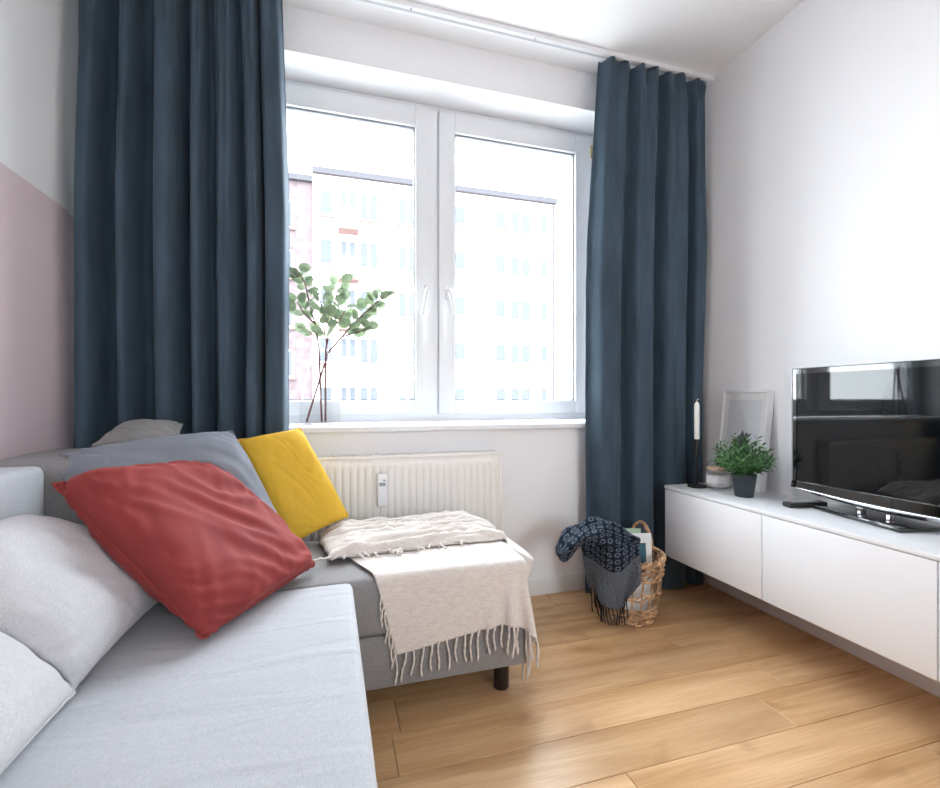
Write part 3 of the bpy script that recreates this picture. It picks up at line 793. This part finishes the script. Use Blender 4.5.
# ------------------------------------------------------------------ things on the cabinet
cs = thing('candlestick', (1.75, 1.912, CT), 'slim black metal candlestick at the far cabinet end', 'candlestick')
MB().lathe([(.041, 0), (.043, .002), (.043, .010), (.041, .012), (.006, .0125)], 32).build('base', M_black, cs, ang=40)
MB().lathe([(.0042, .012), (.0042, .158)], 12).build('stem', M_black, cs, smooth=True)
MB().lathe([(.0042, .155), (.0125, .157), (.0125, .238), (.0105, .238), (.0105, .225)], 20, cap1=True).build('cup', M_black, cs, ang=40)
M_wax = mat('white_wax', (240, 238, 232), .45); M_wax.node_tree.nodes['Principled BSDF'].inputs['Subsurface Weight'].default_value = .0
cd = thing('candle', (1.75, 1.912, CT+.2255), 'white taper candle standing in the black candlestick', 'candle')
MB().lathe([(.0103, 0), (.0122, .014), (.0122, .180), (.0095, .190), (.004, .197), (.001, .199)], 20).build('wax', M_wax, cd, smooth=True)
MB().tube([(0, 0, .197), (0, 0, .205), (.003, -.001, .211), (.010, -.003, .211)], .0013, 6).build('wick', M_wax, cd, smooth=True)

jc = (1.832, 1.866, CT)
jar = thing('candle_jar', jc, 'glass candle jar with wooden lid beside the candlestick', 'jar')
M_jar = glass_mat('jar_glass', (.97, .975, .975), 1.25)
M_lidw = mat('pale_wood_lid', (206, 178, 150), .6, var=.1, vscale=30)
MB().lathe([(.042, .001), (.052, .006), (.056, .022), (.056, .072), (.050, .084), (.046, .088)], 32, cap1=False).build('glass', M_jar, jar, smooth=True)
MB().lathe([(.040, .008), (.050, .012), (.0525, .024), (.0525, .066), (.02, .067)], 32).build('wax', mat('cream_wax', (232, 228, 226), .6), jar, smooth=True)
MB().lathe([(.049, .0885), (.0505, .090), (.0505, .100), (.048, .102)], 32).build('lid', M_lidw, jar, ang=40)
lab = []
for zz in (.026, .066):
    lab.append([(.0566*math.cos(a), .0566*math.sin(a), zz) for a in [math.radians(180+k*5) for k in range(-2, 19)]])
MB().grid(lab).build('paper_label', mat('white_paper', (240, 240, 242), .8), jar, smooth=True)
edge = MB()
for k, zz in enumerate((.0265, .0655)):
    edge.tube([(.0569*math.cos(a), .0569*math.sin(a), zz) for a in [math.radians(180+k2*5) for k2 in range(-1, 18)]], .0005, 4)
edge.build('label_border', mat('gold_print', (196, 160, 128), .4), jar)

# leaning picture frame
fw, fh, fd = .275, .485, .034
fbx = 1.925
fdir = Vector((0, -1, 0))                       # along its width, towards the camera side
lean = math.atan2(.058, fh)
fup = Vector((math.sin(lean), 0, math.cos(lean))); fn = Vector((-math.cos(lean), 0, math.sin(lean)))
f0 = Vector((fbx, 1.985, CT+.002))
def fp(u, v, w): q = f0+fdir*u+fup*v+fn*w; return (q.x, q.y, q.z)
fc = (fbx, 1.85, CT)
pf = thing('picture_frame', fc, 'white box picture frame leaning on the wall behind the plant', 'picture frame')
def fmb(mb): mb.v = [fp(*p) for p in mb.v]; return local(mb, fc)
fb = .014
for (a, b, c, d) in ((0, fb, 0, fh), (fw-fb, fw, 0, fh), (fb, fw-fb, 0, fb), (fb, fw-fb, fh-fb, fh)):
    fmb(MB().rbox(a, b, c, d, -fd+.0, 0, .0015, 2)).build('frame_bar', M_trim, pf, ang=40)
fmb(MB().box(fb*.9, fw-fb*.9, fb*.9, fh-fb*.9, -.014, -.010)).build('mat_board', mat('mat_board', (244, 244, 244), .9), pf)
pr = fmb(MB().box(.042, fw-.042, .05, fh-.05, -.0098, -.0094)).build('print', mat('print_paper', (226, 228, 232), .8), pf)
ink = mat('ink', (92, 96, 106), .8)
def flat(pts, w): return fmb(MB().add([(a, b, w) for a, b in pts] + [(a, b, w-.0004) for a, b in pts],
        [tuple(range(len(pts))), tuple(range(len(pts), 2*len(pts)))[::-1]] + [(i, (i+1) % len(pts), len(pts)+(i+1) % len(pts), len(pts)+i) for i in range(len(pts))]))
flat([(.075, .12), (.205, .12), (.185, .20), (.150, .262), (.138, .285), (.128, .262), (.105, .235), (.092, .20)], -.0088).build('printed_shape', ink, pr)
flat([(.163+.008*math.cos(a)*(1+.3*math.cos(3*a)), .262+.011*math.sin(a)) for a in [k*2*PI/10 for k in range(10)]], -.0088).build('printed_shape', ink, pr)
fmb(MB().box(fb*.9, fw-fb*.9, fb*.9, fh-fb*.9, -.006, -.005)).build('glass', glass_mat('picture_glass', (.98, .98, .98), 1.25), pf)

# potted plant
pc = (1.785, 1.668, CT)
pp = thing('potted_plant', pc, 'small leafy green plant in a dark grey pot', 'plant')
M_pot = mat('slate_pot', (46, 53, 60), .55)
MB().lathe([(.036, 0), (.038, .003), (.049, .088), (.051, .090), (.051, .100), (.046, .100), (.043, .085)], 32).build('pot', M_pot, pp, ang=40)
MB().lathe([(.0435, .084), (.02, .088), (.001, .089)], 24).build('soil', mat('soil', (52, 42, 36), .95), pp, smooth=True)
M_leaf = mat('glossy_leaf', (48, 92, 50), .45, var=.25, vscale=30, rand=.3, rgb2=(84, 130, 72))
def leaf_faces(c, d, nrm, L, w):
    d = d.normalized(); s = d.cross(nrm); s = s.normalized() if s.length > 1e-6 else d.orthogonal().normalized(); up = s.cross(d)
    q = [c, c+d*L*.3+s*w*.42+up*L*.03, c+d*L*.65+s*w*.42, c+d*L-up*L*.08, c+d*L*.65-s*w*.42, c+d*L*.3-s*w*.42+up*L*.03, c+d*L*.35-up*L*.03, c+d*L*.68-up*L*.04]
    return [tuple(x) for x in q], [(0, 1, 6), (1, 2, 7, 6), (2, 3, 7), (3, 4, 7), (4, 5, 6, 7), (5, 0, 6)]
for k in range(62):
    az = k*2.39996; el = 1.28*math.sqrt((k+.3)/62)
    ln = .172*(1-.30*min(el, 1.6)/1.6)*R.uniform(.85, 1.08)
    d0 = Vector((math.sin(el)*math.cos(az), math.sin(el)*math.sin(az), math.cos(el)))
    b = Vector((.03*math.cos(az)*R.random(), .03*math.sin(az)*R.random(), .085))
    sp = MB(); pts = []
    for q in range(6):
        t = q/5; p = b+Vector((d0.x*t*.8, d0.y*t*.8, (d0.z*.80+.36)*t-.16*t*t*math.sin(el)))*ln; pts.append(p)
    sp.tube(pts, .0011, 4)
    for q in range(13):
        t = .30+.72*q/12; i = min(int(t*5), 4); p = pts[i].lerp(pts[i+1], min(1, t*5-i)); ax = (pts[i+1]-pts[i]).normalized()
        a2 = q*2.4; o1 = ax.orthogonal().normalized(); o2 = ax.cross(o1)
        dd = ax*R.uniform(.45, .95)+(o1*math.cos(a2)+o2*math.sin(a2))*.8
        sp.add(*leaf_faces(p, dd, ax, R.uniform(.025, .037), R.uniform(.008, .012)))
    sp.build('sprig', M_leaf, pp, smooth=True)

# ------------------------------------------------------------------ glass vase with eucalyptus on the sill
vc = (-.04, 2.32, SILL)
vs = thing('glass_vase', vc, 'clear glass vase with a narrow neck on the window sill', 'vase')
M_vg = glass_mat('vase_glass', (.975, .98, .985), 1.22)
pout = [(.078, .001), (.088, .006), (.090, .02), (.086, .10), (.074, .19), (.056, .26), (.043, .305), (.040, .33), (.044, .352)]
MB().lathe(pout, 40, cap1=False).build('body', M_vg, vs, smooth=True)
MB().lathe([(.001, .004), (.080, .006), (.084, .014), (.001, .016)], 40).build('base', M_vg, vs, ang=40)
MB().lathe([(.0445, .351), (.0465, .353), (.0445, .355), (.042, .353), (.0445, .351)], 40, cap0=False, cap1=False).build('lip', M_vg, vs, smooth=True)
M_euc = mat('eucalyptus_leaf', (96, 114, 92), .55, var=.15, vscale=20, rand=.25, rgb2=(128, 144, 112))
M_twig = mat('reddish_twig', (120, 84, 82), .7)
def translucent(m, k):
    N = m.node_tree.nodes; L = m.node_tree.links; p = N['Principled BSDF']
    tr = N.new('ShaderNodeBsdfTranslucent'); mx = N.new('ShaderNodeMixShader'); mx.inputs[0].default_value = k
    src = p.inputs['Base Color'].links[0].from_socket; L.new(src, tr.inputs['Color'])
    L.new(p.outputs[0], mx.inputs[1]); L.new(tr.outputs[0], mx.inputs[2]); L.new(mx.outputs[0], N['Material Output'].inputs['Surface'])
translucent(M_euc, .35); translucent(M_leaf, .2)
def round_leaf(L, w):
    mb = MB(); n = 10; ring_ = []
    for k in range(n):
        a = 2*PI*k/n; x = L/2-L/2*math.cos(a); y = w/2*math.sin(a)*(1+.15*math.cos(a)); ring_.append((x, y, .10*abs(y)+.12*L*math.sin(PI*x/L)*.6))
    mid = [(L*.3, 0, .03*L), (L*.6, 0, .035*L)]
    V = ring_+mid; a, b = n, n+1
    F = [(0, 1, a), (1, 2, a), (2, 3, b, a), (3, 4, b), (4, 5, b), (5, 6, b), (6, 7, b), (7, 8, a, b), (8, 9, a), (9, 0, a)]
    return mb.add(V, F)
rl = [round_leaf(.062, .050).mesh('leaf'), round_leaf(.052, .042).mesh('leaf'), round_leaf(.040, .033).mesh('leaf')]
for me in rl: me.materials.append(M_euc); me.shade_smooth()
vy = 2.32
branches = [
 ('eucalyptus branch arching left above the vase rim', [(-.032, vy-.01, .913), (-.040, vy, 1.12), (-.045, vy, 1.26), (-.060, vy-.02, 1.36), (-.088, vy-.03, 1.47), (-.105, vy-.03, 1.55), (-.130, vy-.04, 1.60)],
  [[(-.062, vy-.02, 1.37), (-.11, vy-.05, 1.41), (-.14, vy-.06, 1.46)], [(-.05, vy, 1.30), (-.10, vy+.03, 1.35)]], 14, 2),
 ('upright eucalyptus branch in the middle of the vase', [(-.016, vy+.02, .913), (-.016, vy+.01, 1.12), (-.014, vy, 1.25), (.0, vy, 1.34), (.020, vy+.01, 1.44), (.030, vy+.01, 1.50), (.045, vy+.02, 1.57)],
  [[(.005, vy, 1.36), (-.03, vy-.06, 1.44), (-.05, vy-.08, 1.49)], [(.0, vy, 1.33), (.05, vy-.05, 1.39), (.09, vy-.06, 1.47)], [(-.012, vy, 1.29), (-.02, vy-.05, 1.34), (.0, vy-.08, 1.40)]], 16, 3),
 ('eucalyptus branch reaching right out of the vase', [(-.100, vy-.01, .913), (-.045, vy-.01, 1.10), (-.002, vy-.01, 1.24), (.055, vy-.01, 1.31), (.13, vy-.02, 1.40), (.19, vy-.02, 1.455), (.255, vy-.03, 1.52)],
  [[(.06, vy-.01, 1.315), (.13, vy-.04, 1.335), (.18, vy-.05, 1.36)]], 19, 5)]
for lb, path, subs, nl, sd in branches:
    rr = random.Random(sd)
    base = path[0]
    t = thing('eucalyptus_branch', base, lb, 'branch', 'branches in the vase')
    mb = MB().tube(path, [.0055, .0052, .005, .0045, .004, .0034, .0022], 6)
    for s in subs: mb.tube(s, [.0034]*(len(s)-1)+[.002], 6)
    local(mb, base).build('stem', M_twig, t, smooth=True)
    def along(pth, f):
        f = f*(len(pth)-1); i = min(int(f), len(pth)-2); a, b = Vector(pth[i]), Vector(pth[i+1]); return a.lerp(b, f-i), (b-a).normalized()
    spots = [(path, .56+.44*k/(nl-1), k) for k in range(nl)] + [(s, .25+.75*k/5, k+1) for s in subs for k in range(6)]
    for pth, f, k in spots:
        q, ax = along(pth, f)
        side = Vector((1, 0, 0)) if k % 2 else Vector((-1, 0, 0))
        d = (ax*.55 + side*rr.uniform(.5, 1) + Vector((rr.uniform(-.4, .4), rr.uniform(-.6, .6), rr.uniform(-.3, .4)))).normalized()
        up = Vector((rr.uniform(-.6, .6), -rr.uniform(.3, 1), rr.uniform(-.1, .8))); up = (up-d*up.dot(d)).normalized()
        lf = bpy.data.objects.new('leaf', rl[rr.choice([0, 0, 1, 1, 2])]); COL.objects.link(lf); lf.parent = t
        mtx = Matrix((d, up.cross(d), up)).transposed().to_4x4(); mtx.translation = q-Vector(base)+d*rr.uniform(.004, .02)
        lf.matrix_local = mtx

# ------------------------------------------------------------------ wicker basket with scarf and magazines
M_wick = mat('wicker', (150, 112, 80), .6, var=.3, vscale=40, rand=.25, rgb2=(192, 156, 120), bump=.3, bscale=200)
bc = (1.345, 1.925, 0)
bk = thing('wicker_basket', bc, 'round woven wicker basket on the floor by the curtain', 'basket')
BH = .29
def brad(z): t = z/BH; return .128+.042*t+.006*math.sin(PI*t)
NS = 22
for k in range(NS):
    a = 2*PI*k/NS
    MB().tube([(brad(z)*math.cos(a+.15*z), brad(z)*math.sin(a+.15*z), z) for z in (.006, .05, .10, .16, .22, .285)], .0042, 6).build('stake', M_wick, bk, smooth=True)
zrow = [.010+.0125*k for k in range(6)] + [.128, .140] + [.205+.0125*k for k in range(7)]
for q, z in enumerate(zrow):
    pts = []
    for k in range(NS*6):
        a = 2*PI*k/(NS*6); r = brad(z)+.0060*math.cos(a*NS/2+(q % 2)*PI)
        zz = z+.004*math.sin(a*5+q*1.3)+.003*math.sin(a*11+q)
        pts.append((r*math.cos(a), r*math.sin(a), max(zz, .006)))
    MB().tube(pts, .0052, 6, closed=True).build('weaver', M_wick, bk, smooth=True)
for q in range(2):          # twisted rim
    pts = []
    for k in range(160):
        a = 2*PI*k/160; w = a*18+q*PI; r = brad(BH)+.007*math.cos(w)
        pts.append((r*math.cos(a), r*math.sin(a), BH+.007*math.sin(w)))
    MB().tube(pts, .006, 6, closed=True).build('rim', M_wick, bk, smooth=True)
for ang in (.5, .5+PI):
    pts = []
    for k in range(19):
        t = k/18; a = ang+(t-.5)*.75; hgt = .115*math.sin(PI*t)**.7
        pts.append((brad(BH)*math.cos(a), brad(BH)*math.sin(a), BH+hgt))
    hm = MB()
    for q in range(3):
        hm.tube([(p[0]+.006*math.cos(i*1.1+q*2.1), p[1]+.006*math.sin(i*1.1+q*2.1), p[2]+.003*math.cos(i*1.1+q*2.1)) for i, p in enumerate(pts)], .0048, 6)
    hm.build('handle', M_wick, bk, smooth=True)
MB().lathe([(.001, .002), (.126, .002), (.126, .010), (.001, .012)], 32).build('bottom', M_wick, bk, ang=40)

M_paper = mat('magazine_paper', (236, 238, 238), .5)
def magazine(label, c, w, h, th, rz, tilt, mcover, photo=None):
    t = thing('magazine', c, label, 'magazine', 'magazines in the basket', rz)
    t.rotation_euler = (tilt, 0, rz)
    MB().rbox(-w/2, w/2, 0, th, 0, h, .0012, 1).build('pages', mcover, t, ang=40)
    if photo:
        (a, b, c2, d), pm = photo
        MB().box(a, b, -.0007, .0006, c2, d).build('cover_photo', pm, t)
    return t
M_photo = mat('sea_photo', (52, 96, 112), .4, var=.4, vscale=12)
magazine('white magazine with a teal cover photo standing in the basket', (1.405, 1.90, .016), .15, .36, .006, math.radians(-12), math.radians(-5), M_paper, ((-.035, .045, .16, .315), M_photo))
magazine('pale green magazine behind the white magazine in the basket', (1.372, 1.945, .016), .15, .375, .006, math.radians(-16), math.radians(-4), mat('green_cover', (172, 196, 170), .5))

# scarf: bunched over the left rim, one end hanging down the front
def mat_scarf():
    m = mat('navy_scarf', (40, 50, 62), .9, spec=.15, sheen=.2)
    N = m.node_tree.nodes; L = m.node_tree.links; p = N['Principled BSDF']
    uv = N.new('ShaderNodeUVMap'); sx_ = N.new('ShaderNodeSeparateXYZ'); L.new(uv.outputs[0], sx_.inputs[0])
    mp = N.new('ShaderNodeMapping'); mp.inputs['Scale'].default_value = (9, 16, 1); L.new(uv.outputs[0], mp.inputs['Vector'])
    vo = N.new('ShaderNodeTexVoronoi'); vo.inputs['Randomness'].default_value = .15; vo.inputs['Scale'].default_value = 1.0; L.new(mp.outputs['Vector'], vo.inputs['Vector'])
    rg = N.new('ShaderNodeValToRGB'); e = rg.color_ramp.elements; e[0].position = .16; e[0].color = (0, 0, 0, 1); e[1].position = .24; e[1].color = (1, 1, 1, 1)
    e2 = rg.color_ramp.elements.new(.34); e2.color = (1, 1, 1, 1); e3 = rg.color_ramp.elements.new(.42); e3.color = (0, 0, 0, 1)
    L.new(vo.outputs['Distance'], rg.inputs['Fac'])
    a = N.new('ShaderNodeMix'); a.data_type = 'RGBA'; a.inputs[6].default_value = lin(26, 32, 44); a.inputs[7].default_value = lin(86, 96, 110); L.new(rg.outputs['Color'], a.inputs[0])
    nn = N.new('ShaderNodeTexNoise'); nn.inputs['Scale'].default_value = 1; m2 = N.new('ShaderNodeMapping'); m2.inputs['Scale'].default_value = (40, 260, 1)
    L.new(uv.outputs[0], m2.inputs['Vector']); L.new(m2.outputs['Vector'], nn.inputs['Vector'])
    b = N.new('ShaderNodeMix'); b.data_type = 'RGBA'; b.inputs[6].default_value = lin(40, 48, 58); b.inputs[7].default_value = lin(118, 126, 136); nr = N.new('ShaderNodeMapRange'); nr.inputs['From Min'].default_value = .35; nr.inputs['From Max'].default_value = .65; L.new(nn.outputs['Fac'], nr.inputs['Value']); L.new(nr.outputs['Result'], b.inputs[0])
    gt = N.new('ShaderNodeMath'); gt.operation = 'GREATER_THAN'; gt.inputs[1].default_value = .60; L.new(sx_.outputs['Y'], gt.inputs[0])
    f = N.new('ShaderNodeMix'); f.data_type = 'RGBA'; L.new(gt.outputs[0], f.inputs[0]); L.new(a.outputs[2], f.inputs[6]); L.new(b.outputs[2], f.inputs[7])
    L.new(f.outputs[2], p.inputs['Base Color'])
    return m
M_scarf = mat_scarf()
def with_uv(o, a, b):
    uvl = o.data.uv_layers.new(name='UVMap')
    for lp in o.data.loops:
        i = lp.vertex_index; uvl.data[lp.index].uv = ((i % b)/(b-1), (i//b)/(a-1))
sc = thing('scarf', (1.20, 1.80, .29), 'dark patterned scarf with fringe hanging over the basket rim', 'scarf')
lcs = (1.20, 1.80, .29)
# hanging end: rows run from inside the basket over the rim and down the outside
a0, a1 = math.radians(176), math.radians(252)
Pn = []; NR, NCc = 44, 40
for i in range(NR):
    v = i/(NR-1); row = []
    for j in range(NCc):
        u = j/(NCc-1); an = a0+(a1-a0)*u
        low = .305-.055*abs(u-.62)/.62 - (.11*max(0, u-.72)/.28)           # pointed lower edge
        s = v*(.15+low)
        if s < .12: rr_ = brad(BH)-.10+.10*(s/.12)+.0; z = BH+.045+.05*math.sin(PI*s/.24)*1
        else:
            q = s-.12
            ar = min(q/.07, 1)*PI/2
            rr_ = brad(BH)+.034*math.sin(ar); z = BH+.095-.034*(1-math.cos(ar))
            if q > .07: z -= (q-.07); rr_ = brad(max(z, 0))+.034*max(.4, 1-(q-.07)*2.0)
        fold = .010+.013*math.sin(u*10+v*2.5+1)+.012*nz(u*5, v*4, 2)
        rr_ += fold*(.4+v)
        row.append((bc[0]+rr_*math.cos(an), bc[1]+rr_*math.sin(an), z+.012*nz(u*6, v*5, 7)*(1-v)))
    Pn.append(row)
o = local(MB().grid(Pn), lcs).build('hanging_end', M_scarf, sc, smooth=True, solid=.005); with_uv(o, NR, NCc)
# bunched roll sticking out to the left
Pb = []; NR2, NC2 = 30, 28
for i in range(NR2):
    v = i/(NR2-1); row = []
    c = Vector((1.30-.36*v, 1.81+.02*math.sin(v*3), .375+.085*math.sin(v*2.7)-.06*v*v))
    rad_ = .052*(1-.1*v)*math.sqrt(max(0, 1-(max(0, v-.82)/.185)**2))+.002
    for j in range(NC2):
        th = 2*PI*j/(NC2-1); k = 1+.25*math.sin(3*th+v*7)+.6*nz(math.cos(th)*1.6+v*4, math.sin(th)*1.6, 3)
        row.append((c.x+.3*rad_*k*math.cos(th)*math.sin(v*4), c.y+rad_*k*math.cos(th), c.z+rad_*k*math.sin(th)*.9))
    Pb.append(row)
o = local(MB().grid(Pb), lcs).build('bunched_end', M_scarf, sc, smooth=True, sub=1); with_uv(o, NR2, NC2)
for d_ in o.data.uv_layers[0].data: d_.uv = (d_.uv[0]*1.7, d_.uv[1]*.58)
M_fr = mat('dark_fringe', (34, 36, 42), .9)
for k in range(17):
    j = int(k/16*(NCc*.80)); p = Pn[-1][j]; rr = random.Random(k)
    L_ = min(p[2]-.006, rr.uniform(.085, .125)); ca, sa = math.cos(math.atan2(p[1]-bc[1], p[0]-bc[0])), math.sin(math.atan2(p[1]-bc[1], p[0]-bc[0]))
    pts = [(p[0]-ca*.006*t*3+.004*math.sin(t*5+k), p[1]-sa*.006*t*3, p[2]+.006-L_*t) for t in [q/6 for q in range(7)]]
    local(MB().tube(pts, .003, 5), lcs).build('tassel', M_fr, sc, smooth=True)
